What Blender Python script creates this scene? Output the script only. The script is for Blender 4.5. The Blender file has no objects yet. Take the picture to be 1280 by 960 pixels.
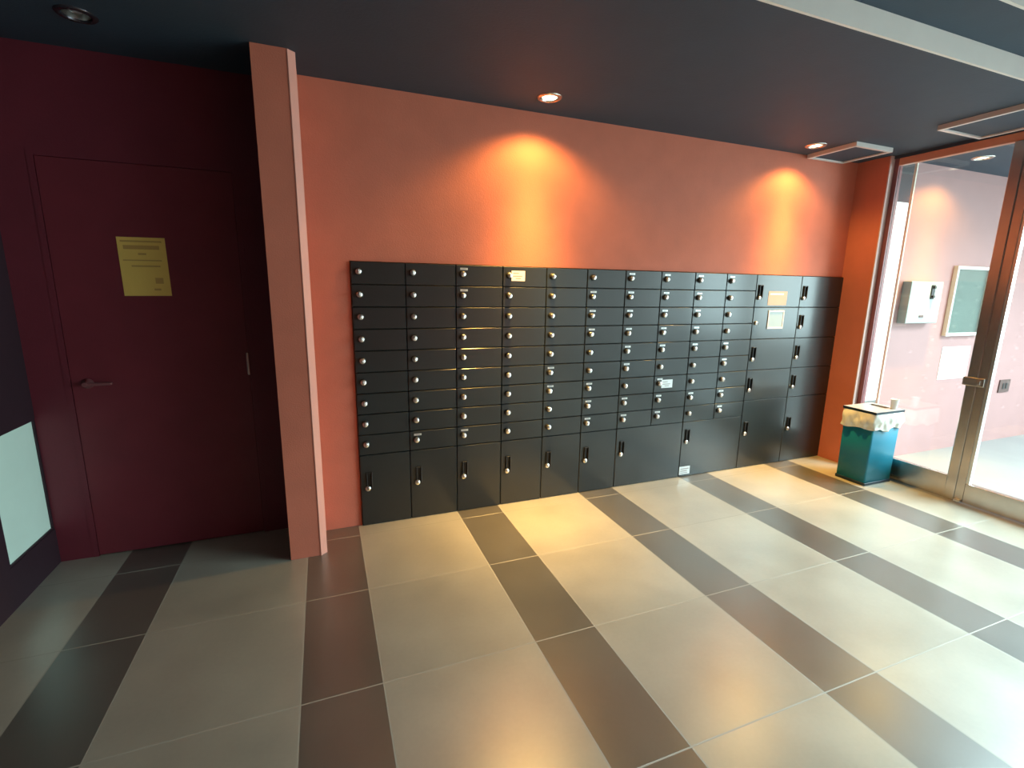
import bpy, bmesh, math, random
from mathutils import Matrix, Vector
random.seed(4)
scene = bpy.context.scene
COL = scene.collection

# ------------------------------------------------------------------ camera
cam_d = bpy.data.cameras.new('camera')
cam_d.sensor_width = 36.0
cam_d.sensor_fit = 'HORIZONTAL'
cam_d.lens = 603.0 * 36.0 / 1280.0
cam_d.clip_start = 0.05
cam = bpy.data.objects.new('camera', cam_d)
COL.objects.link(cam)
RIGHT = Vector((0.93243, -0.36100, 0.01566))
DOWN = Vector((-0.05634, -0.18807, -0.98054))
FWD = Vector((0.35692, 0.91340, -0.19570))
cm = Matrix.Identity(4)
for i in range(3):
    cm[i][0] = RIGHT[i]; cm[i][1] = -DOWN[i]; cm[i][2] = -FWD[i]
cm[0][3], cm[1][3], cm[2][3] = 0.0, 0.0, 1.5
cam.matrix_world = cm
scene.camera = cam

# ------------------------------------------------------------------ world, daylight, exposure
vs = scene.view_settings
vs.view_transform = 'Standard'; vs.look = 'None'; vs.gamma = 1.0; vs.use_curve_mapping = False
vs.exposure = 0.0
world = bpy.data.worlds.new('overcast_sky'); scene.world = world
world.use_nodes = True
bg = world.node_tree.nodes['Background']
bg.inputs[0].default_value = (0.90, 1.0, 1.0, 1); bg.inputs[1].default_value = 2.0


def area_light(name, loc, target, sx, sy, watts, color):
    d = bpy.data.lights.new(name, 'AREA'); d.shape = 'RECTANGLE'
    d.size = sx; d.size_y = sy; d.energy = watts; d.color = color
    o = bpy.data.objects.new(name, d); COL.objects.link(o)
    o.location = loc
    o.rotation_euler = (Vector(target) - Vector(loc)).to_track_quat('-Z', 'Y').to_euler()
    return o


DAY = (0.72, 0.93, 1.0)
area_light('daylight_street', (8.2, -1.85, 1.9), (0.0, -1.85, 1.75), 4.4, 2.4, 430, DAY)
area_light('daylight_sky', (8.0, -0.3, 5.4), (2.9, 1.9, 0.0), 5.0, 4.0, 2600, DAY)

LAMP = (1.0, 0.58, 0.14)
LAMP_W = 1.0            # reflector-lamp strength

# ------------------------------------------------------------------ materials


def mat(name, color, rough=0.6, metal=0.0, spec=0.5, noise=0.0, nscale=6.0, bump=0.0, bscale=80.0,
        emit=None, estr=0.0, coat=0.0):
    m = bpy.data.materials.new(name); m.use_nodes = True
    nt = m.node_tree; b = nt.nodes['Principled BSDF']
    b.inputs['Base Color'].default_value = (*color, 1)
    b.inputs['Roughness'].default_value = rough
    b.inputs['Metallic'].default_value = metal
    b.inputs['Specular IOR Level'].default_value = spec
    b.inputs['Coat Weight'].default_value = coat
    tc = nt.nodes.new('ShaderNodeTexCoord')
    if noise > 0:
        n = nt.nodes.new('ShaderNodeTexNoise'); n.inputs['Scale'].default_value = nscale
        n.inputs['Detail'].default_value = 5
        nt.links.new(tc.outputs['Object'], n.inputs['Vector'])
        r = nt.nodes.new('ShaderNodeMapRange')
        r.inputs['From Min'].default_value = 0.3; r.inputs['From Max'].default_value = 0.7
        r.inputs['To Min'].default_value = 1 - noise; r.inputs['To Max'].default_value = 1 + noise
        nt.links.new(n.outputs['Fac'], r.inputs['Value'])
        mx = nt.nodes.new('ShaderNodeMix'); mx.data_type = 'RGBA'; mx.blend_type = 'MULTIPLY'
        mx.inputs['Factor'].default_value = 1
        mx.inputs['A'].default_value = (*color, 1)
        nt.links.new(r.outputs['Result'], mx.inputs['B'])
        nt.links.new(mx.outputs['Result'], b.inputs['Base Color'])
    if bump > 0:
        n2 = nt.nodes.new('ShaderNodeTexNoise'); n2.inputs['Scale'].default_value = bscale
        n2.inputs['Detail'].default_value = 3
        nt.links.new(tc.outputs['Object'], n2.inputs['Vector'])
        bp = nt.nodes.new('ShaderNodeBump'); bp.inputs['Strength'].default_value = bump
        bp.inputs['Distance'].default_value = 0.004
        nt.links.new(n2.outputs['Fac'], bp.inputs['Height'])
        nt.links.new(bp.outputs['Normal'], b.inputs['Normal'])
    if emit:
        b.inputs['Emission Color'].default_value = (*emit, 1)
        b.inputs['Emission Strength'].default_value = estr
    return m


def glass_mat(name, tint, refl=1.0):
    m = bpy.data.materials.new(name); m.use_nodes = True
    nt = m.node_tree
    for n in list(nt.nodes): nt.nodes.remove(n)
    out = nt.nodes.new('ShaderNodeOutputMaterial')
    tr = nt.nodes.new('ShaderNodeBsdfTransparent'); tr.inputs[0].default_value = (*tint, 1)
    gl = nt.nodes.new('ShaderNodeBsdfGlossy'); gl.inputs['Roughness'].default_value = 0.0
    gl.inputs[0].default_value = (refl, refl, refl, 1)
    lw = nt.nodes.new('ShaderNodeLayerWeight'); lw.inputs['Blend'].default_value = 0.5
    pw = nt.nodes.new('ShaderNodeMath'); pw.operation = 'POWER'; pw.inputs[1].default_value = 5.0
    fr = nt.nodes.new('ShaderNodeMath'); fr.operation = 'MULTIPLY_ADD'; fr.inputs[1].default_value = 0.60; fr.inputs[2].default_value = 0.04
    nt.links.new(lw.outputs['Facing'], pw.inputs[0]); nt.links.new(pw.outputs[0], fr.inputs[0])
    mx = nt.nodes.new('ShaderNodeMixShader')
    nt.links.new(fr.outputs[0], mx.inputs[0]); nt.links.new(tr.outputs[0], mx.inputs[1])
    nt.links.new(gl.outputs[0], mx.inputs[2]); nt.links.new(mx.outputs[0], out.inputs[0])
    return m


def tile_mat():
    """Light 637 mm tiles alternating with dark 295 mm strips, 3 mm pale grout, in world metres."""
    m = bpy.data.materials.new('floor_tile'); m.use_nodes = True
    nt = m.node_tree; N = nt.nodes; L = nt.links
    b = N['Principled BSDF']; b.inputs['IOR'].default_value = 2.5
    tc = N.new('ShaderNodeTexCoord')
    sep = N.new('ShaderNodeSeparateXYZ'); L.new(tc.outputs['Object'], sep.inputs[0])

    def M(op, a, bb=None, c=None):
        n = N.new('ShaderNodeMath'); n.operation = op
        for i, v in enumerate((a, bb, c)):
            if v is None: continue
            if isinstance(v, (int, float)): n.inputs[i].default_value = v
            else: L.new(v, n.inputs[i])
        return n.outputs[0]
    PX, W, PY, G = 0.9322, 0.2950, 0.6270, 0.0027
    u = M('FLOORED_MODULO', M('ADD', sep.outputs['X'], 0.157), PX)
    v = M('FLOORED_MODULO', M('SUBTRACT', sep.outputs['Y'], 1.031), PY)
    dark = M('LESS_THAN', u, W)
    gx = M('MINIMUM', M('MINIMUM', u, M('SUBTRACT', PX, u)), M('ABSOLUTE', M('SUBTRACT', u, W)))
    gy = M('MINIMUM', v, M('SUBTRACT', PY, v))
    ymain = M('MINIMUM', gy, M('ABSOLUTE', M('SUBTRACT', sep.outputs['Y'], 2.858)))
    ymain = M('ADD', ymain, M('MULTIPLY', M('COMPARE', sep.outputs['Y'], 2.912, 0.02), 1.0))
    g = M('LESS_THAN', M('MINIMUM', gx, ymain), G)
    # per-tile tone
    iu = M('FLOOR', M('DIVIDE', M('ADD', sep.outputs['X'], 0.157), PX))
    iv = M('FLOOR', M('DIVIDE', M('SUBTRACT', sep.outputs['Y'], 1.031), PY))
    cmb = N.new('ShaderNodeCombineXYZ')
    L.new(M('ADD', M('MULTIPLY', iu, 2.0), dark), cmb.inputs[0]); L.new(iv, cmb.inputs[1])
    wn = N.new('ShaderNodeTexWhiteNoise'); wn.noise_dimensions = '2D'; L.new(cmb.outputs[0], wn.inputs['Vector'])
    tone = M('ADD', M('MULTIPLY', wn.outputs['Value'], 0.12), 0.94)
    n1 = N.new('ShaderNodeTexNoise'); n1.inputs['Scale'].default_value = 3.0; n1.inputs['Detail'].default_value = 6
    L.new(tc.outputs['Object'], n1.inputs['Vector'])
    n2 = N.new('ShaderNodeTexNoise'); n2.inputs['Scale'].default_value = 60.0; n2.inputs['Detail'].default_value = 4
    L.new(tc.outputs['Object'], n2.inputs['Vector'])
    mott = M('ADD', M('ADD', M('MULTIPLY', n1.outputs['Fac'], 0.62), M('MULTIPLY', n2.outputs['Fac'], 0.14)), 0.62)
    tone = M('MULTIPLY', tone, mott)
    mx = N.new('ShaderNodeMix'); mx.data_type = 'RGBA'
    mx.inputs['A'].default_value = (0.39, 0.35, 0.28, 1); mx.inputs['B'].default_value = (0.105, 0.092, 0.075, 1)
    L.new(dark, mx.inputs['Factor'])
    mu = N.new('ShaderNodeMix'); mu.data_type = 'RGBA'; mu.blend_type = 'MULTIPLY'; mu.inputs['Factor'].default_value = 1
    L.new(mx.outputs['Result'], mu.inputs['A']); L.new(tone, mu.inputs['B'])
    mg = N.new('ShaderNodeMix'); mg.data_type = 'RGBA'; mg.inputs['B'].default_value = (0.36, 0.325, 0.26, 1)
    L.new(g, mg.inputs['Factor']); L.new(mu.outputs['Result'], mg.inputs['A'])
    L.new(mg.outputs['Result'], b.inputs['Base Color'])
    L.new(M('ADD', M('MULTIPLY', g, 0.4), M('ADD', M('MULTIPLY', n1.outputs['Fac'], 0.08), 0.27)), b.inputs['Roughness'])
    bp = N.new('ShaderNodeBump'); bp.inputs['Strength'].default_value = 0.4; bp.inputs['Distance'].default_value = 0.002
    L.new(M('SUBTRACT', M('MULTIPLY', n2.outputs['Fac'], 0.1), g), bp.inputs['Height'])
    L.new(bp.outputs['Normal'], b.inputs['Normal'])
    return m


SALMON = mat('salmon_paint', (0.62, 0.178, 0.108), 0.75, noise=0.05, bump=0.25, bscale=140)
DAYLIT_EDGE = mat('daylit_salmon_edge', (0.80, 0.35, 0.27), 0.5, noise=0.03)  # salmon made paler: daylight on the pillar chamfer put into the colour
DAYLIT_END = mat('daylit_salmon_end', (0.66, 0.46, 0.42), 0.5, noise=0.03)  # salmon wall end made paler, its daylight painted in
HEADP = mat('salmon_head_enamel', (0.66, 0.30, 0.20), 0.35, noise=0.03)
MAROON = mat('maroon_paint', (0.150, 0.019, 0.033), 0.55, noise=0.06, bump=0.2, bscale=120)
MAROON_DOOR = mat('maroon_door_paint', (0.170, 0.022, 0.034), 0.5, noise=0.06)
DARKWALL = mat('blackish_purple_paint', (0.030, 0.012, 0.020), 0.6, noise=0.08)
CEIL = mat('charcoal_ceiling_paint', (0.034, 0.055, 0.084), 0.7, noise=0.05, bump=0.2)
FASCIA = mat('pale_grey_fascia_paint', (0.80, 0.76, 0.71), 0.6, noise=0.03)
FLOOR = tile_mat()
VFLOOR = mat('pale_grey_stone_tile', (0.22, 0.23, 0.23), 0.35, noise=0.06, nscale=2)
PINK = mat('glass_veiled_pink', (0.37, 0.205, 0.20), 0.6, noise=0.03)  # pinker than the salmon: veil of the glass put into the colour
CREAM = mat('cream_edge', (0.80, 0.74, 0.62), 0.5, noise=0.02)
STEEL = mat('brushed_steel', (0.60, 0.56, 0.52), 0.27, metal=1.0, noise=0.05, nscale=20)
ALU = mat('pale_aluminium', (0.78, 0.80, 0.80), 0.3, metal=1.0, noise=0.03)
GLASS = glass_mat('clear_glass', (0.94, 0.98, 0.965))
FROST = mat('frosted_glass', (0.45, 0.58, 0.52), 0.35, emit=(0.55, 0.85, 0.75), estr=0.22, noise=0.04)
BLACK = mat('black_enamel', (0.012, 0.016, 0.017), 0.50, spec=0.32, noise=0.10, nscale=3, coat=0.75)
BLACK.node_tree.nodes['Principled BSDF'].inputs['Coat Roughness'].default_value = 0.19
BODY = mat('black_cabinet_steel', (0.010, 0.011, 0.012), 0.4, noise=0.08)
CHROME = mat('chrome', (0.78, 0.78, 0.76), 0.30, metal=1.0, noise=0.02)
RUBBER = mat('black_plastic', (0.010, 0.010, 0.011), 0.45, noise=0.08)
DARKTRIM = mat('dark_trim_metal', (0.10, 0.09, 0.11), 0.25, metal=0.8, noise=0.03)
ENAMEL = mat('white_frame_enamel', (0.74, 0.70, 0.68), 0.35, noise=0.03)
PLATE = mat('silver_tag', (0.62, 0.64, 0.64), 0.38, metal=0.6, noise=0.05)
PAPER = mat('white_label_paper', (0.80, 0.76, 0.76), 0.7, noise=0.03)
INK = mat('grey_ink', (0.30, 0.26, 0.26), 0.8, noise=0.05)
PEACH = mat('pale_orange_sticker', (0.46, 0.32, 0.24), 0.5, noise=0.05)
NOTICE_GLASS = mat('pale_notice', (0.28, 0.34, 0.34), 0.3, noise=0.05)
YELLOW = mat('yellow_paper', (0.78, 0.54, 0.13), 0.7, noise=0.05)
BROWNINK = mat('brown_ink', (0.52, 0.31, 0.085), 0.8, noise=0.05)
TEAL = mat('teal_plastic', (0.006, 0.190, 0.290), 0.45, spec=0.35, noise=0.04)
NAVY = mat('dark_teal_plastic', (0.006, 0.018, 0.030), 0.4, noise=0.05)
LID = mat('grey_lid_plastic', (0.50, 0.46, 0.45), 0.3, noise=0.04)
BAG = mat('white_plastic_film', (0.78, 0.78, 0.70), 0.35, noise=0.08, nscale=14)
CUPW = mat('white_paper_cup', (0.82, 0.84, 0.82), 0.5, noise=0.03)
BULB = mat('lit_lamp_glass', (1, 0.9, 0.75), 0.3, emit=(1.0, 0.84, 0.58), estr=14)
DEADBULB = mat('unlit_lamp_glass', (0.35, 0.34, 0.36), 0.15, noise=0.02)
MAROON_FRAME = mat('maroon_frame_metal', (0.22, 0.07, 0.075), 0.4, noise=0.04)
PANELGREY = mat('pale_grey_enamel', (0.30, 0.37, 0.37), 0.3, noise=0.03)
BOARDFRAME = mat('satin_white_frame', (0.60, 0.58, 0.56), 0.35, noise=0.03)
BOARD = mat('green_grey_board', (0.055, 0.095, 0.085), 0.3, noise=0.15, nscale=3)
DARKBROWN = mat('dark_brown_plate', (0.09, 0.045, 0.04), 0.4, noise=0.05)

# ------------------------------------------------------------------ mesh helpers


def box(bm, x0, x1, y0, y1, z0, z1, bev=0.0, mi=0, seg=2):
    t = bmesh.new()
    vs_ = [t.verts.new((x, y, z)) for z in (z0, z1) for y in (y0, y1) for x in (x0, x1)]
    for f in ((0, 2, 3, 1), (4, 5, 7, 6), (0, 1, 5, 4), (1, 3, 7, 5), (3, 2, 6, 7), (2, 0, 4, 6)):
        t.faces.new([vs_[i] for i in f])
    if bev > 0:
        bmesh.ops.bevel(t, geom=list(t.edges), offset=bev, segments=seg, profile=0.5, affect='EDGES')
    merge(bm, t, mi)


def merge(bm, t, mi=0):
    for f in t.faces: f.material_index = mi
    me = bpy.data.meshes.new('tmp'); t.to_mesh(me); t.free()
    bm.from_mesh(me); bpy.data.meshes.remove(me)


def lathe(bm, prof, axis='z', at=(0, 0, 0), n=24, mi=0, smooth=True):
    """prof: list of (radius, height along the axis); axis 'z' up or 'y' towards -y (out of a wall)."""
    t = bmesh.new(); rings = []
    for r, h in prof:
        ring = []
        for k in range(n):
            a = 2 * math.pi * k / n
            p = (r * math.cos(a), r * math.sin(a), h) if axis == 'z' else (r * math.cos(a), -h, r * math.sin(a))
            ring.append(t.verts.new((p[0] + at[0], p[1] + at[1], p[2] + at[2])))
        rings.append(ring)
    for a, b_ in zip(rings, rings[1:]):
        for k in range(n):
            f = t.faces.new((a[k], a[(k + 1) % n], b_[(k + 1) % n], b_[k])); f.smooth = smooth
    if prof[0][0] > 1e-5: t.faces.new(rings[0][::-1])
    if prof[-1][0] > 1e-5: t.faces.new(rings[-1])
    bmesh.ops.recalc_face_normals(t, faces=t.faces)
    sm = [f.smooth for f in t.faces]
    merge(bm, t, mi)


def build(name, bm, mats, parent=None, loc=(0, 0, 0)):
    me = bpy.data.meshes.new(name)
    bmesh.ops.recalc_face_normals(bm, faces=bm.faces)
    bm.to_mesh(me); bm.free()
    for m in (mats if isinstance(mats, (list, tuple)) else [mats]): me.materials.append(m)
    o = bpy.data.objects.new(name, me); COL.objects.link(o)
    o.parent = parent; o.location = loc
    return o


def boxes(name, bl, mats, parent=None, bev=0.0, loc=(0, 0, 0)):
    bm = bmesh.new()
    for b_ in bl: box(bm, *b_[:6], bev=bev, mi=(b_[6] if len(b_) > 6 else 0))
    return build(name, bm, mats, parent, loc)


def thing(name, label, cat, loc=(0, 0, 0), group=None):
    o = bpy.data.objects.new(name, None); COL.objects.link(o)
    o.location = loc; o.empty_display_size = 0.05
    return tag(o, label, cat, group)


def tag(o, label, cat, group=None):
    o['label'] = label; o['category'] = cat
    if group: o['group'] = group
    return o


def struct(o, label=None):
    o['kind'] = 'structure'
    if label: o['label'] = label
    return o


def grid_slab(name, x0, x1, y0, y1, z0, z1, holes, mats):
    """A slab with square holes (hx, hy, half-size)."""
    xs = sorted({x0, x1, *[h[0] + s * h[2] for h in holes for s in (-1, 1)]})
    ys = sorted({y0, y1, *[h[1] + s * h[2] for h in holes for s in (-1, 1)]})
    bm = bmesh.new(); vd = {}

    def V(x, y):
        if (x, y) not in vd: vd[(x, y)] = bm.verts.new((x, y, z0))
        return vd[(x, y)]
    for a, b_ in zip(xs, xs[1:]):
        for c, d in zip(ys, ys[1:]):
            mx_, my_ = (a + b_) / 2, (c + d) / 2
            if any(abs(mx_ - h[0]) < h[2] and abs(my_ - h[1]) < h[2] for h in holes): continue
            bm.faces.new((V(a, c), V(a, d), V(b_, d), V(b_, c)))
    r = bmesh.ops.extrude_face_region(bm, geom=list(bm.faces))
    for v in r['geom']:
        if isinstance(v, bmesh.types.BMVert): v.co.z = z1
    return build(name, bm, mats)


# ------------------------------------------------------------------ the setting
ZC = 2.567; YW = 2.990; YA = 3.10; XL = -1.404; XR = 4.25; YB = -3.6
DL = [(-0.872, 2.727), (1.275, 2.744), (3.473, 2.782)]     # ceiling downlights
VDL = (4.86, 2.44); ZV = 2.55

struct(boxes('floor', [(-1.70, 4.30, -9.0, 3.6, -0.12, 0.0)], FLOOR))
struct(boxes('floor_vestibule', [(4.30, 9.0, -9.0, 4.4, -0.12, 0.0)], VFLOOR))
struct(grid_slab('ceiling', -1.70, 4.345, 1.585, 3.60, ZC, ZC + 0.12, [(x, y, 0.046) for x, y in DL], CEIL))
struct(boxes('ceiling_step', [(-1.70, 4.345, 1.35, 1.585, 2.66, 2.80)], CEIL))
struct(boxes('ceiling_upper', [(-1.70, 4.345, YB - 0.2, 1.35, 2.76, 2.90)], CEIL))
struct(boxes('trim_1', [(-1.404, XR, 1.572, 1.585, ZC, 2.66)], FASCIA), 'pale grey fascia along the step in the ceiling')
struct(boxes('trim_2', [(-1.404, XR, 1.337, 1.35, 2.66, 2.76)], FASCIA), 'second pale grey fascia nearer the room')
struct(boxes('wall_back', [(-0.242, 0.157, YW, 3.45, 0, ZC), (0.157, XR, YW, 3.45, 1.637, ZC), (0.157, XR, 3.40, 3.45, 0, 1.637)], SALMON))
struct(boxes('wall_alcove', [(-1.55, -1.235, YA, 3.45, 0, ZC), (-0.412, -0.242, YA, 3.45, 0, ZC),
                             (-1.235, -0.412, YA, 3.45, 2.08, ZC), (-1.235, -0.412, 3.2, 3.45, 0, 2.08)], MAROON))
# low frosted window in the left wall
struct(boxes('wall_left', [(-1.60, XL, YB, 2.690, 0, 2.90), (-1.60, XL, 2.690, YA, 0, 0.197), (-1.60, XL, 2.690, YA, 0.808, 2.90),
                           ], DARKWALL))
w2 = struct(boxes('window_2', [(-1.45, -1.407, 2.690, 2.704, 0.197, 0.808), (-1.45, -1.407, 3.086, YA, 0.197, 0.808),
                               (-1.45, -1.407, 2.704, 3.086, 0.197, 0.207), (-1.45, -1.407, 2.704, 3.086, 0.798, 0.808)], DARKWALL),
            'low window with a pale green frosted pane in the dark left wall')
boxes('pane', [(-1.440, -1.415, 2.704, 3.086, 0.207, 0.798)], FROST, w2)
struct(boxes('wall_rear', [(-1.60, XR, YB - 0.2, YB, 0, 2.90)], SALMON))
# pillar; its corner chamfer is coloured paler for the daylight it catches
bm = bmesh.new()
pts = [(-0.242, 2.70), (-0.090, 2.70), (-0.057, 2.727), (-0.057, YW), (-0.242, YW)]
lo = [bm.verts.new((x, y, 0)) for x, y in pts]; hi = [bm.verts.new((x, y, ZC)) for x, y in pts]
bm.faces.new(lo[::-1]); bm.faces.new(hi)
for k in range(5): bm.faces.new((lo[k], lo[(k + 1) % 5], hi[(k + 1) % 5], hi[k]))
pil = struct(build('wall_pillar', bm, SALMON), 'salmon painted pillar between the dark alcove and the mailboxes')
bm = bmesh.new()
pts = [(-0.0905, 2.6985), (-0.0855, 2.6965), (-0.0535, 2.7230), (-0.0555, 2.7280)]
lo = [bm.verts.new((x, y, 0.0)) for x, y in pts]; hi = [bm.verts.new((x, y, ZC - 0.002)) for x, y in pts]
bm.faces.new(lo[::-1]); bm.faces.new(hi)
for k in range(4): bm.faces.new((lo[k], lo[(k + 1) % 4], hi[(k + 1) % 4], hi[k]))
struct(build('trim_3', bm, DAYLIT_EDGE), 'pillar corner chamfer, coloured paler salmon for the daylight on it')
# right-hand return wall, its end coloured paler for daylight, then the glass
struct(boxes('wall_right', [(XR, 4.345, 2.735, 4.4, 0, ZC)], SALMON))
struct(boxes('trim_4', [(XR - 0.003, 4.346, 2.728, 2.736, 0, ZC)], DAYLIT_END), 'end face of the salmon return wall, coloured paler for daylight')
# vestibule beyond the glass
struct(boxes('wall_vestibule', [(4.575, 9.0, 2.72, 2.734, 0, ZV)], PINK))
struct(boxes('trim_5', [(4.560, 4.575, 2.718, 2.736, 0, ZV)], CREAM), 'cream end strip of the pink wall')
struct(grid_slab('ceiling_vestibule', 4.345, 9.0, 1.55, 3.9, ZV, ZV + 0.25, [(VDL[0], VDL[1], 0.046)], CEIL))
struct(boxes('trim_6', [(4.285, 4.345, YB, 2.728, 2.545, 2.80)], CEIL), 'charcoal header over the glass')

# glass partition (window_1) and glass door (door_1)
win = struct(boxes('window_1', [(4.296, 4.345, 2.694, 2.728, 0, 2.545)], MAROON_FRAME), 'glass partition in a steel frame')
boxes('bottom_rail', [(4.292, 4.336, 1.992, 2.694, 0, 0.177)], STEEL, win, bev=0.003)
boxes('head_rail', [(4.292, 4.336, YB + 0.1, 2.694, 2.490, 2.545)], HEADP, win, bev=0.003)
boxes('mullion', [(4.282, 4.346, 1.930, 1.992, 0, 2.490)], STEEL, win, bev=0.004)
boxes('glass_pane', [(4.308, 4.318, 1.992, 2.694, 0.177, 2.490)], GLASS, win)
boxes('mullion', [(4.282, 4.346, 0.86, 0.92, 0, 2.490)], STEEL, win, bev=0.004)
for ya, yb in ((-0.60, 0.86), (-2.10, -0.66), (-3.50, -2.16)):
    boxes('glass_pane', [(4.308, 4.318, ya, yb, 0.177, 2.490)], GLASS, win)
    boxes('bottom_rail', [(4.292, 4.336, ya, yb, 0, 0.177)], STEEL, win, bev=0.003)
    boxes('mullion', [(4.282, 4.346, ya - 0.06, ya, 0, 2.490)], STEEL, win, bev=0.004)
door = struct(boxes('door_1', [(4.290, 4.338, 1.880, 1.929, 0.008, 2.484)], STEEL), 'glass door with a steel stile and bottom rail')
boxes('glass_pane', [(4.308, 4.318, 0.98, 1.872, 0.152, 2.43)], GLASS, door)
boxes('bottom_rail', [(4.291, 4.337, 0.98, 1.880, 0.008, 0.152)], STEEL, door, bev=0.003)
boxes('edge_strip', [(4.296, 4.332, 1.862, 1.880, 0.152, 2.43)], ALU, door)
boxes('stile', [(4.290, 4.338, 0.925, 0.98, 0.008, 2.484)], STEEL, door, bev=0.003)
lk = bmesh.new(); box(lk, 4.270, 4.290, 1.886, 2.010, 0.866, 0.926, bev=0.004); box(lk, 4.258, 4.271, 1.903, 1.923, 0.879, 0.912, bev=0.003)
build('lock', lk, STEEL, door)
boxes('pivot_cap', [(4.268, 4.290, 1.884, 1.923, 0.006, 0.024)], CHROME, door, bev=0.004)

# dark red door in the alcove (door_2)
d2 = struct(boxes('door_2', [(-1.2340, -0.4130, YA + 0.001, YA + 0.043, 0.006, 2.0785)], MAROON_DOOR, bev=0.0015), 'dark maroon door in the alcove')
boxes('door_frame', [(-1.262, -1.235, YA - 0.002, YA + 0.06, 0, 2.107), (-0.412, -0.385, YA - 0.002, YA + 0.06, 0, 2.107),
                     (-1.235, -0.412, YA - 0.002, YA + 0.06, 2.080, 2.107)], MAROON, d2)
hd = bmesh.new()
lathe(hd, [(0.026, 0), (0.026, 0.006), (0.011, 0.008), (0.011, 0.045)], 'y', (-1.165, YA + 0.001, 0.975), 20)
box(hd, -1.175, -1.050, YA - 0.042, YA - 0.026, 0.967, 0.983, bev=0.005)
build('lever_handle', hd, MAROON_FRAME, d2)
boxes('hinge', [(-0.424, -0.410, YA - 0.010, YA + 0.003, 0.985, 1.115)], STEEL, d2, bev=0.003)

# ------------------------------------------------------------------ mailboxes
YF = 2.9720          # door face
X0, WC, HT, PH = 0.159, 0.3093, 1.635, 0.1298
GAP = 0.0016
GROUP_S = 'small mailboxes in the wall bank'
GROUP_P = 'parcel lockers in the wall bank'


def door_mesh(w, h):
    bm = bmesh.new()
    box(bm, GAP, w - GAP, 0.0, 0.016, GAP, h - GAP, bev=0.0034, seg=1)
    return bm


def body_mesh(w, h, dep=0.38):
    bm = bmesh.new(); t = 0.0006
    # open-fronted steel carcass, 1.2 mm sheet
    box(bm, t, w - t, 0.40 - 0.012, 0.40, t, h - t)
    box(bm, t, t + 0.0016, 0.018, 0.39, t, h - t); box(bm, w - t - 0.0016, w - t, 0.018, 0.39, t, h - t)
    box(bm, t, w - t, 0.018, 0.39, t, t + 0.0016); box(bm, t, w - t, 0.018, 0.39, h - t - 0.0016, h - t)
    return bm


def dial_mesh():
    bm = bmesh.new()
    lathe(bm, [(0.0215, 0.0), (0.0215, 0.004), (0.0195, 0.0065), (0.0, 0.0065)], 'y', n=24, mi=0)
    lathe(bm, [(0.0150, 0.006), (0.0165, 0.009), (0.0160, 0.0225), (0.0140, 0.0250), (0.0, 0.0250)], 'y', n=20, mi=1)
    box(bm, -0.0022, 0.0022, -0.0275, -0.0245, -0.0120, 0.0120, bev=0.0008, mi=1)
    return bm


def tag_mesh():
    bm = bmesh.new(); box(bm, -0.024, 0.024, -0.0014, 0.0, -0.0065, 0.0065, bev=0.0005)
    for k in range(4): box(bm, -0.012 + 0.0065 * k, -0.0085 + 0.0065 * k, -0.0017, -0.0014, -0.0035, 0.0035, mi=1)
    return bm


def ordinal(n):
    return ['first', 'second', 'third', 'fourth', 'fifth', 'sixth', 'seventh', 'eighth', 'ninth', 'tenth'][n]


ROWN = ['top row', 'second row', 'third row', 'fourth row', 'fifth row', 'sixth row', 'seventh row', 'eighth row', 'ninth row']

proto = thing('mailbox', 'mailbox', 'mailbox', (0, 0, 0), GROUP_S)
p_body = build('body', body_mesh(WC, PH - 0.0), BODY, proto)
p_door = build('door', door_mesh(WC, PH), BLACK, proto)
p_dial = build('dial_lock', dial_mesh(), [RUBBER, CHROME], p_door, (0.0430, 0.0, PH - 0.0570))
p_tag = build('number_tag', tag_mesh(), [PLATE, INK], p_door, (0.052, 0.0, PH - 0.0255))
TAGGED = {(c, r) for c in range(5, 10) for r in range(9)} - {(5, 0), (5, 4), (5, 5), (6, 6), (7, 5), (8, 5), (8, 6), (8, 8), (9, 1), (9, 2), (9, 3), (9, 6)}
TAGGED |= {(2, 0), (2, 1), (2, 8), (1, 8), (4, 5), (4, 6)}
first = True
boxes_by = {}
for c in range(10):
    for r in range(9):
        x, z = X0 + WC * c, HT - PH * (r + 1)
        if first:
            root, b_, d_, k_ = proto, p_body, p_door, p_dial; first = False
            g_ = None
            COL.objects.unlink(p_tag); keep_tag = p_tag
        else:
            root = proto.copy(); COL.objects.link(root)
            b_ = p_body.copy(); b_.parent = root; COL.objects.link(b_)
            d_ = p_door.copy(); d_.parent = root; COL.objects.link(d_)
            k_ = p_dial.copy(); k_.parent = d_; COL.objects.link(k_)
            k_.rotation_euler = (0, random.choice([0, 0, 0.5, -0.4, 1.2]), 0)
        if (c, r) in TAGGED:
            g_ = keep_tag.copy(); g_.parent = d_; COL.objects.link(g_)
        root.location = (x, YF, z)
        root['label'] = 'small black dial-lock mailbox, %s from the top, %s column from the left' % (ordinal(r), ordinal(c))
        boxes_by[(c, r)] = (root, d_)
bpy.data.objects.remove(keep_tag)


def paper_label(door_, x0, x1, z0, z1, name, m):
    bm = bmesh.new()
    box(bm, x0, x1, -0.0012, 0.0, z0, z1)
    h = z1 - z0; w = x1 - x0
    for f0, a, b2 in ((0.70, 0.12, 0.55), (0.42, 0.10, 0.80), (0.20, 0.30, 0.70)):
        box(bm, x0 + w * a, x0 + w * b2, -0.0014, -0.0012, z0 + h * f0, z0 + h * (f0 + 0.09), mi=1)
    return build(name, bm, [m, INK], door_)


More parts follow.
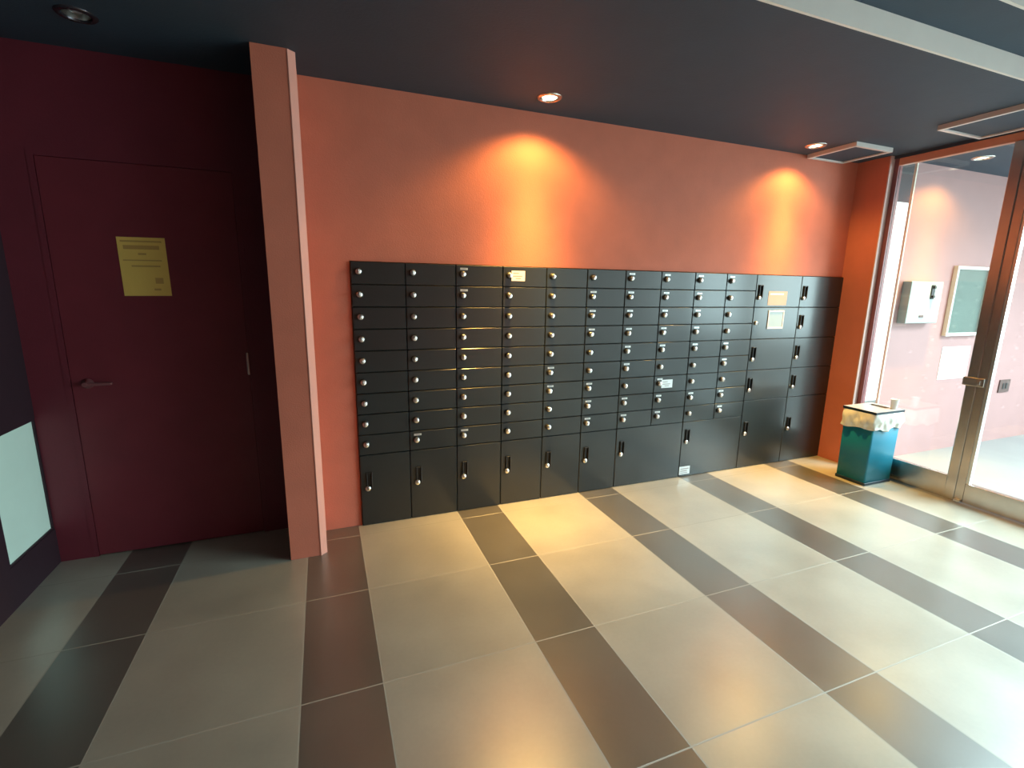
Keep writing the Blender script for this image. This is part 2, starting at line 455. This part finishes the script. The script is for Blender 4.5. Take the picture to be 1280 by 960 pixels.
rt, dr = boxes_by[(3, 0)]
paper_label(dr, 1.146 - (X0 + 3 * WC), 1.240 - (X0 + 3 * WC), 1.543 - (HT - PH), 1.608 - (HT - PH), 'paper_label', PAPER)
rt['label'] = 'small black mailbox in the top row with a white paper label beside its dial'
rt, dr = boxes_by[(7, 6)]
paper_label(dr, 2.394 - (X0 + 7 * WC), 2.497 - (X0 + 7 * WC), 0.760 - (HT - 7 * PH), 0.824 - (HT - 7 * PH), 'paper_label', PLATE)
rt['label'] = 'small black mailbox mid bank, seventh down, with a silvery label beside its dial'


def handle_mesh():
    bm = bmesh.new()
    # recessed pull: bezel around a pocket, with a finger bar
    box(bm, -0.018, 0.018, -0.003, 0.0, -0.055, 0.055, bev=0.0014, mi=0)
    box(bm, -0.018, -0.012, -0.012, -0.002, -0.055, 0.055, bev=0.002, mi=0)
    box(bm, 0.010, 0.018, -0.016, -0.002, -0.048, 0.055, bev=0.003, mi=0)
    box(bm, -0.013, 0.011, -0.012, -0.002, 0.047, 0.055, bev=0.002, mi=0)
    return bm


def key_mesh():
    bm = bmesh.new()
    lathe(bm, [(0.0165, 0.0), (0.0165, 0.010), (0.0150, 0.0125), (0.0, 0.0125)], 'y', n=20, mi=0)
    box(bm, -0.0015, 0.0015, -0.0132, -0.0124, -0.006, 0.006, mi=1)
    return bm


H_ME = K_ME = None


def parcel(x, z, w, h, hx, hz, label, handle=True):
    global H_ME, K_ME
    t = thing('parcel_locker', label, 'parcel locker', (x, YF, z), GROUP_P)
    build('body', body_mesh(w, h), BODY, t)
    d_ = build('door', door_mesh(w, h), BLACK, t)
    if H_ME is None:
        h0 = build('handle', handle_mesh(), RUBBER, None); H_ME = h0.data; bpy.data.objects.remove(h0)
        k0 = build('key_lock', key_mesh(), [CHROME, RUBBER], None); K_ME = k0.data; bpy.data.objects.remove(k0)
    if handle:
        o = bpy.data.objects.new('handle', H_ME); COL.objects.link(o); o.parent = d_; o.location = (hx + 0.010, 0, hz + 0.048)
    o = bpy.data.objects.new('key_lock', K_ME); COL.objects.link(o); o.parent = d_; o.location = (hx, -0.003 if handle else 0, hz)
    return t, d_


HB = HT - 9 * PH      # top of the bottom row
for c in range(6):
    parcel(X0 + WC * c, 0.0, WC, HB, 0.043, 0.2515, 'large black parcel locker at floor level, %s from the left in the bottom row' % ordinal(c))
parcel(X0 + WC * 6, 0.0, 2 * WC, HB, 0.043, 0.265, 'double-width black parcel locker at floor level, left one of two')
t, d_ = parcel(X0 + WC * 8, 0.0, 2 * WC, HB, 0.043, 0.300, 'double-width black parcel locker at floor level with a silver maker plate low down')
mp = bmesh.new(); box(mp, -0.008, 0.098, -0.002, 0.0, 0.020, 0.088, bev=0.0008)
box(mp, 0.004, 0.086, -0.0023, -0.002, 0.064, 0.072, mi=1); box(mp, 0.004, 0.070, -0.0023, -0.002, 0.046, 0.054, mi=1); box(mp, 0.004, 0.078, -0.0023, -0.002, 0.030, 0.036, mi=1)
build('maker_plate', mp, [PLATE, INK], d_, (0.012, 0, 0))
XW, WW = X0 + WC * 10, 0.5010
UNAMES = ['top', 'second from the top', 'third from the top', 'fourth from the top']
for k in range(2):
    x = XW + WW * k
    side = 'left' if k == 0 else 'right-hand'
    for j in range(4):
        z = HT - 2 * PH * (j + 1)
        hz = [0.075, 0.092, 0.092, 0.092][j]
        lab = 'wide black parcel locker, %s in the last column by the glass' % UNAMES[j]
        if k == 0: lab = 'wide black parcel locker, %s in the last but one column' % UNAMES[j]
        if (k, j) == (0, 0): lab = 'wide black parcel locker with a pale orange sticker, beside the top row'
        if (k, j) == (0, 1): lab = 'wide black control locker door carrying a white framed notice'
        t, d_ = parcel(x, z, WW, 2 * PH, 0.036, hz if (k, j) != (0, 1) else 0.132, lab, handle=(k, j) != (0, 1))
        if (k, j) == (0, 0):
            st = bmesh.new(); box(st, 3.392 - XW, 3.600 - XW, -0.0015, 0, 1.392 - z, 1.505 - z)
            box(st, 3.41 - XW, 3.56 - XW, -0.0018, -0.0015, 1.475 - z, 1.490 - z, mi=1)
            build('sticker', st, [PEACH, PAPER], d_)
        if (k, j) == (0, 1):
            fr = bmesh.new(); a0, a1, c0, c1 = 3.412 - XW, 3.590 - XW, 1.198 - z, 1.350 - z
            for q in ((a0, a1, c0, c0 + 0.014), (a0, a1, c1 - 0.014, c1), (a0, a0 + 0.012, c0 + 0.014, c1 - 0.014), (a1 - 0.012, a1, c0 + 0.014, c1 - 0.014)):
                box(fr, q[0], q[1], -0.006, 0, q[2], q[3], bev=0.0015)
            nf = build('notice_frame', fr, BOARDFRAME, d_)
            boxes('notice_pane', [(a0 + 0.011, a1 - 0.011, -0.003, 0, c0 + 0.013, c1 - 0.013)], NOTICE_GLASS, d_)
    lab = 'wide tall parcel locker at floor level, last but one in the bottom row' if k == 0 else 'wide tall parcel locker at floor level, at the right-hand end of the bank'
    parcel(x, 0.0, WW, HT - 8 * PH, 0.043, 0.310, lab)

# ------------------------------------------------------------------ downlights
G_D = 'recessed ceiling downlights'


def downlight(x, y, z, label, lit, e=1.0):
    t = thing('downlight', label, 'ceiling light', (x, y, z), G_D)
    bm = bmesh.new()
    lathe(bm, [(0.050, 0.004), (0.050, -0.004), (0.054, -0.0075), (0.066, -0.0060), (0.0725, 0.0), (0.0725, 0.004)], n=32)
    # open ring: drop the caps
    for f in [f for f in bm.faces if len(f.verts) > 8]: bm.faces.remove(f)
    build('trim_ring', bm, DARKTRIM if not lit else STEEL, t)
    bm = bmesh.new()
    lathe(bm, [(0.046, 0.0), (0.044, 0.03), (0.036, 0.065), (0.030, 0.090)], n=32)
    for f in [f for f in bm.faces if len(f.verts) > 8 and f.calc_center_median().z < 0.01]: bm.faces.remove(f)
    build('reflector', bm, CHROME, t)
    bm = bmesh.new()
    lathe(bm, [(0.0, 0.006), (0.016, 0.008), (0.025, 0.016), (0.026, 0.026), (0.018, 0.050), (0.012, 0.070)], n=24)
    build('bulb', bm, BULB if lit else DEADBULB, t)
    if lit:
        d = bpy.data.lights.new('reflector_beam', 'SPOT'); d.energy = 4 * math.pi * LAMP_W * e; d.color = LAMP
        d.spot_size = math.radians(170); d.spot_blend = 0.25; d.shadow_soft_size = 0.025
        d.use_nodes = True
        nt = d.node_tree; em = nt.nodes['Emission']
        tc = nt.nodes.new('ShaderNodeTexCoord'); sp = nt.nodes.new('ShaderNodeSeparateXYZ')
        nt.links.new(tc.outputs['Normal'], sp.inputs[0])

        def M(op, a, b2):
            n = nt.nodes.new('ShaderNodeMath'); n.operation = op
            for i, v in enumerate((a, b2)):
                if v is None: continue
                if isinstance(v, (int, float)): n.inputs[i].default_value = v
                else: nt.links.new(v, n.inputs[i])
            return n.outputs[0]
        cz = M('ABSOLUTE', sp.outputs['Z'], None)
        mr = nt.nodes.new('ShaderNodeMapRange'); mr.interpolation_type = 'SMOOTHSTEP'
        mr.inputs['From Min'].default_value = 0.32; mr.inputs['From Max'].default_value = 0.66
        nt.links.new(cz, mr.inputs['Value'])
        prof = M('ADD', M('MULTIPLY', M('POWER', cz, 24.0), 62.0), M('MULTIPLY', M('MULTIPLY', cz, mr.outputs['Result']), 4.2))
        nt.links.new(prof, em.inputs['Strength'])
        o = bpy.data.objects.new('reflector_beam', d); COL.objects.link(o); o.parent = t; o.location = (0, 0, -0.034)
    return t


downlight(DL[0][0], DL[0][1], ZC, 'unlit recessed downlight in the dark ceiling above the alcove', False)
downlight(DL[1][0], DL[1][1], ZC, 'lit recessed downlight in the ceiling above the middle of the mailboxes', True)
downlight(DL[2][0], DL[2][1], ZC, 'lit recessed downlight beside the ceiling hatch above the wide lockers', True, 0.75)
downlight(VDL[0], VDL[1], ZV, 'lit recessed downlight beyond the glass above the pink wall', True, 0.8)

# ------------------------------------------------------------------ ceiling access hatches


def hatch(x0, x1, y0, y1, label):
    t = thing('access_hatch', label, 'ceiling hatch', ((x0 + x1) / 2, (y0 + y1) / 2, ZC), 'square access hatches in the ceiling')
    hx, hy = (x1 - x0) / 2, (y1 - y0) / 2; w = 0.022; d = 0.030
    boxes('frame', [(-hx, hx, -hy, -hy + w, -d, 0), (-hx, hx, hy - w, hy, -d, 0), (-hx, -hx + w, -hy + w, hy - w, -d, 0), (hx - w, hx, -hy + w, hy - w, -d, 0)], ENAMEL, t, bev=0.0)
    boxes('panel', [(-hx + w, hx - w, -hy + w, hy - w, -0.020, 0)], CEIL, t)


hatch(3.636, 4.035, 2.590, 2.975, 'metal framed ceiling hatch in the corner above the last lockers')
hatch(3.760, 4.222, 1.640, 2.160, 'metal framed ceiling hatch in front of the glass, nearer the fascia')

# ------------------------------------------------------------------ yellow notice on the maroon door
t = tag(build('paper_notice', (lambda b: (box(b, -0.104, 0.104, -0.0012, 0, -0.148, 0.148),
        box(b, -0.090, 0.088, -0.0016, -0.0012, 0.124, 0.132, mi=1), box(b, -0.080, 0.075, -0.0016, -0.0012, 0.088, 0.108, mi=1),
        box(b, -0.020, 0.015, -0.0016, -0.0012, 0.060, 0.070, mi=1), box(b, -0.088, 0.080, -0.0016, -0.0012, 0.030, 0.036, mi=1),
        box(b, -0.055, 0.070, -0.0016, -0.0012, 0.000, 0.008, mi=1), box(b, 0.040, 0.075, -0.0016, -0.0012, -0.085, -0.055, mi=1),
        box(b, 0.030, 0.060, -0.0016, -0.0012, -0.120, -0.110, mi=1), b)[-1])(bmesh.new()), [YELLOW, BROWNINK], None, (-0.853, YA + 0.0006, 1.576)),
        'yellow sheet of paper with faded print stuck to the dark maroon door', 'notice')
t.rotation_euler = (0, math.radians(-0.6), 0)

# ------------------------------------------------------------------ bin by the glass


def rrect(hx, hy, r, n=5):
    out = []
    for cx, cy, a0 in ((hx - r, hy - r, 0), (-hx + r, hy - r, 90), (-hx + r, -hy + r, 180), (hx - r, -hy + r, 270)):
        for k in range(n + 1):
            a = math.radians(a0 + 90 * k / n); out.append((cx + r * math.cos(a), cy + r * math.sin(a)))
    return out


def loft(bm, rings, cap0=True, cap1=True, smooth=True, mi=0):
    t = bmesh.new(); rr = [[t.verts.new(p) for p in ring] for ring in rings]
    n = len(rr[0])
    for a, b_ in zip(rr, rr[1:]):
        for k in range(n):
            f = t.faces.new((a[k], a[(k + 1) % n], b_[(k + 1) % n], b_[k])); f.smooth = smooth
    if cap0: t.faces.new(rr[0][::-1])
    if cap1: t.faces.new(rr[-1])
    merge(bm, t, mi)


BX, BY = 4.078, 2.452
bin_ = thing('waste_bin', 'teal plastic waste bin with a grey lid, standing by the glass partition', 'waste bin', (BX, BY, 0))
HX, HY = 0.163, 0.122


def ring(hx, hy, r, z): return [(x, y, z) for x, y in rrect(hx, hy, r)]


bm = bmesh.new()
loft(bm, [ring(HX - 0.006, HY - 0.006, 0.014, 0.022), ring(HX - 0.004, HY - 0.004, 0.014, 0.3), ring(HX - 0.001, HY - 0.001, 0.014, 0.588)])
build('bin_body', bm, TEAL, bin_)
bm = bmesh.new()
loft(bm, [ring(HX - 0.002, HY - 0.002, 0.014, 0.0), ring(HX, HY, 0.014, 0.004), ring(HX, HY, 0.014, 0.020), ring(HX - 0.004, HY - 0.004, 0.014, 0.0235)])
build('base', bm, NAVY, bin_)
bm = bmesh.new()
lx, ly = HX + 0.006, HY + 0.006
sx0, sx1, sy0, sy1 = 0.060, 0.125, -0.050, 0.095
for q in ((-lx, sx0, -ly, ly), (sx1, lx, -ly, ly), (sx0, sx1, -ly, sy0), (sx0, sx1, sy1, ly)):
    box(bm, q[0], q[1], q[2], q[3], 0.592, 0.604, mi=0)
box(bm, sx0, sx1, sy0, sy1, 0.590, 0.5925, mi=1)
for q in ((-lx - 0.002, lx + 0.002, -ly - 0.002, -ly + 0.004), (-lx - 0.002, lx + 0.002, ly - 0.004, ly + 0.002), (-lx - 0.002, -lx + 0.004, -ly + 0.004, ly - 0.004), (lx - 0.004, lx + 0.002, -ly + 0.004, ly - 0.004)):
    box(bm, q[0], q[1], q[2], q[3], 0.584, 0.603, bev=0.002, mi=1)
build('lid', bm, [LID, NAVY], bin_)

# liner bag folded over the rim
bm = bmesh.new()
rings = []
NS = 22
base_pts = rrect(1, 1, 0.12, 10)
P2 = []
bp2 = rrect(HX, HY, 0.016, 4)
# densify the outline
dense = []
for a, b_ in zip(bp2, bp2[1:] + bp2[:1]):
    L_ = math.hypot(b_[0] - a[0], b_[1] - a[1]); k = max(1, int(L_ / 0.008))
    for i in range(k): dense.append((a[0] + (b_[0] - a[0]) * i / k, a[1] + (b_[1] - a[1]) * i / k))
nd = len(dense)
for s in range(NS + 1):
    f = s / NS
    rg = []
    for i, (x, y) in enumerate(dense):
        a = 2 * math.pi * i / nd
        hem = 0.452 + 0.013 * math.cos(a - math.radians(232)) * 1.0 - 0.018 * math.exp(-((a - math.radians(225)) / 0.35) ** 2) + 0.005 * math.sin(7 * a + 2)
        z = 0.589 + (hem - 0.589) * f
        bulge = 0.010 * math.sin(min(1, f * 1.15) * math.pi) + 0.006 * f
        wr = (0.0045 * math.sin(9 * a + 2.5 * f) + 0.0035 * math.sin(17 * a - 5 * f + 1) + 0.0012 * math.sin(31 * a + 8 * f)) * min(1, 2.2 * f)
        wr += 0.0035 * math.sin(9 * f + 3 * a) * f
        o_ = 0.0035 + max(0.0, bulge + wr)
        l = math.hypot(x / HX, y / HY)
        nx = 1 if abs(x) > HX - 0.017 else 0; ny = 1 if abs(y) > HY - 0.017 else 0
        sx = math.copysign(1, x) * nx; sy = math.copysign(1, y) * ny
        q = math.hypot(sx, sy) or 1
        px_ = x + o_ * sx / q
        px_ = min(px_, 4.262 - BX)
        rg.append((px_, y + o_ * sy / q, z))
    rings.append(rg)
loft(bm, rings, False, False)
liner = tag(build('bin_liner', bm, BAG, None, (BX, BY, 0)), 'white crumpled plastic bag folded over the rim of the teal bin', 'rubbish bag')
md = liner.modifiers.new('thickness', 'SOLIDIFY'); md.thickness = 0.0012; md.offset = 1

bm = bmesh.new()
lathe(bm, [(0.0, 0.0), (0.020, 0.0), (0.0215, 0.004), (0.0265, 0.072), (0.0285, 0.0745), (0.0285, 0.078), (0.0255, 0.078), (0.0205, 0.008), (0.0, 0.006)], n=28)
tag(build('paper_cup', bm, CUPW, None, (4.182, 2.368, 0.6045)), 'small white cup standing on the lid of the teal bin', 'cup')

# ------------------------------------------------------------------ things on the pink wall beyond the glass
YP = 2.72
it = thing('intercom_panel', 'pale grey intercom box with a dark handset slot on the pink wall', 'intercom', (4.85, YP, 1.43))
bm = bmesh.new(); box(bm, -0.218, 0.218, -0.070, 0, -0.178, 0.178, bev=0.006); build('housing', bm, PANELGREY, it)
bm = bmesh.new(); box(bm, 0.055, 0.105, -0.078, -0.069, 0.030, 0.150, bev=0.006); box(bm, 0.066, 0.094, -0.090, -0.077, 0.040, 0.062, bev=0.004); box(bm, 0.066, 0.094, -0.090, -0.077, 0.118, 0.142, bev=0.004)
build('handset', bm, RUBBER, it)
bm = bmesh.new(); box(bm, -0.050, 0.010, -0.074, -0.069, -0.128, -0.108, bev=0.003); build('name_slot', bm, DARKBROWN, it)
nb = thing('notice_board', 'tall framed glass notice board with a green-grey back on the pink wall', 'notice board', (5.57, YP, 1.44))
bm = bmesh.new()
for q in ((-0.265, 0.265, 0.285, 0.315), (-0.265, 0.265, -0.315, -0.285), (-0.265, -0.237, -0.285, 0.285), (0.237, 0.265, -0.285, 0.285)):
    box(bm, q[0], q[1], -0.035, 0, q[2], q[3], bev=0.003)
build('frame', bm, BOARDFRAME, nb)
boxes('board', [(-0.237, 0.237, -0.012, 0, -0.285, 0.285)], BOARD, nb)
boxes('glass', [(-0.237, 0.237, -0.026, -0.022, -0.285, 0.285)], GLASS, nb)
bm = bmesh.new(); box(bm, -0.22, 0.22, -0.004, 0, -0.155, 0.155, bev=0.001)
tag(build('paper_poster', bm, CUPW, None, (5.58, YP, 0.865)), 'blank white sheet on the pink wall below the notice board', 'poster')
sw = thing('wall_socket', 'small dark brown socket plate on the pink wall seen through the door', 'socket', (6.52, YP, 0.585))
boxes('cover_plate', [(-0.095, 0.095, -0.010, 0, -0.066, 0.066)], DARKBROWN, sw, bev=0.003)
boxes('outlet', [(-0.040, -0.010, -0.013, -0.009, -0.030, 0.030), (0.012, 0.042, -0.013, -0.009, -0.030, 0.030)], RUBBER, sw, bev=0.001)
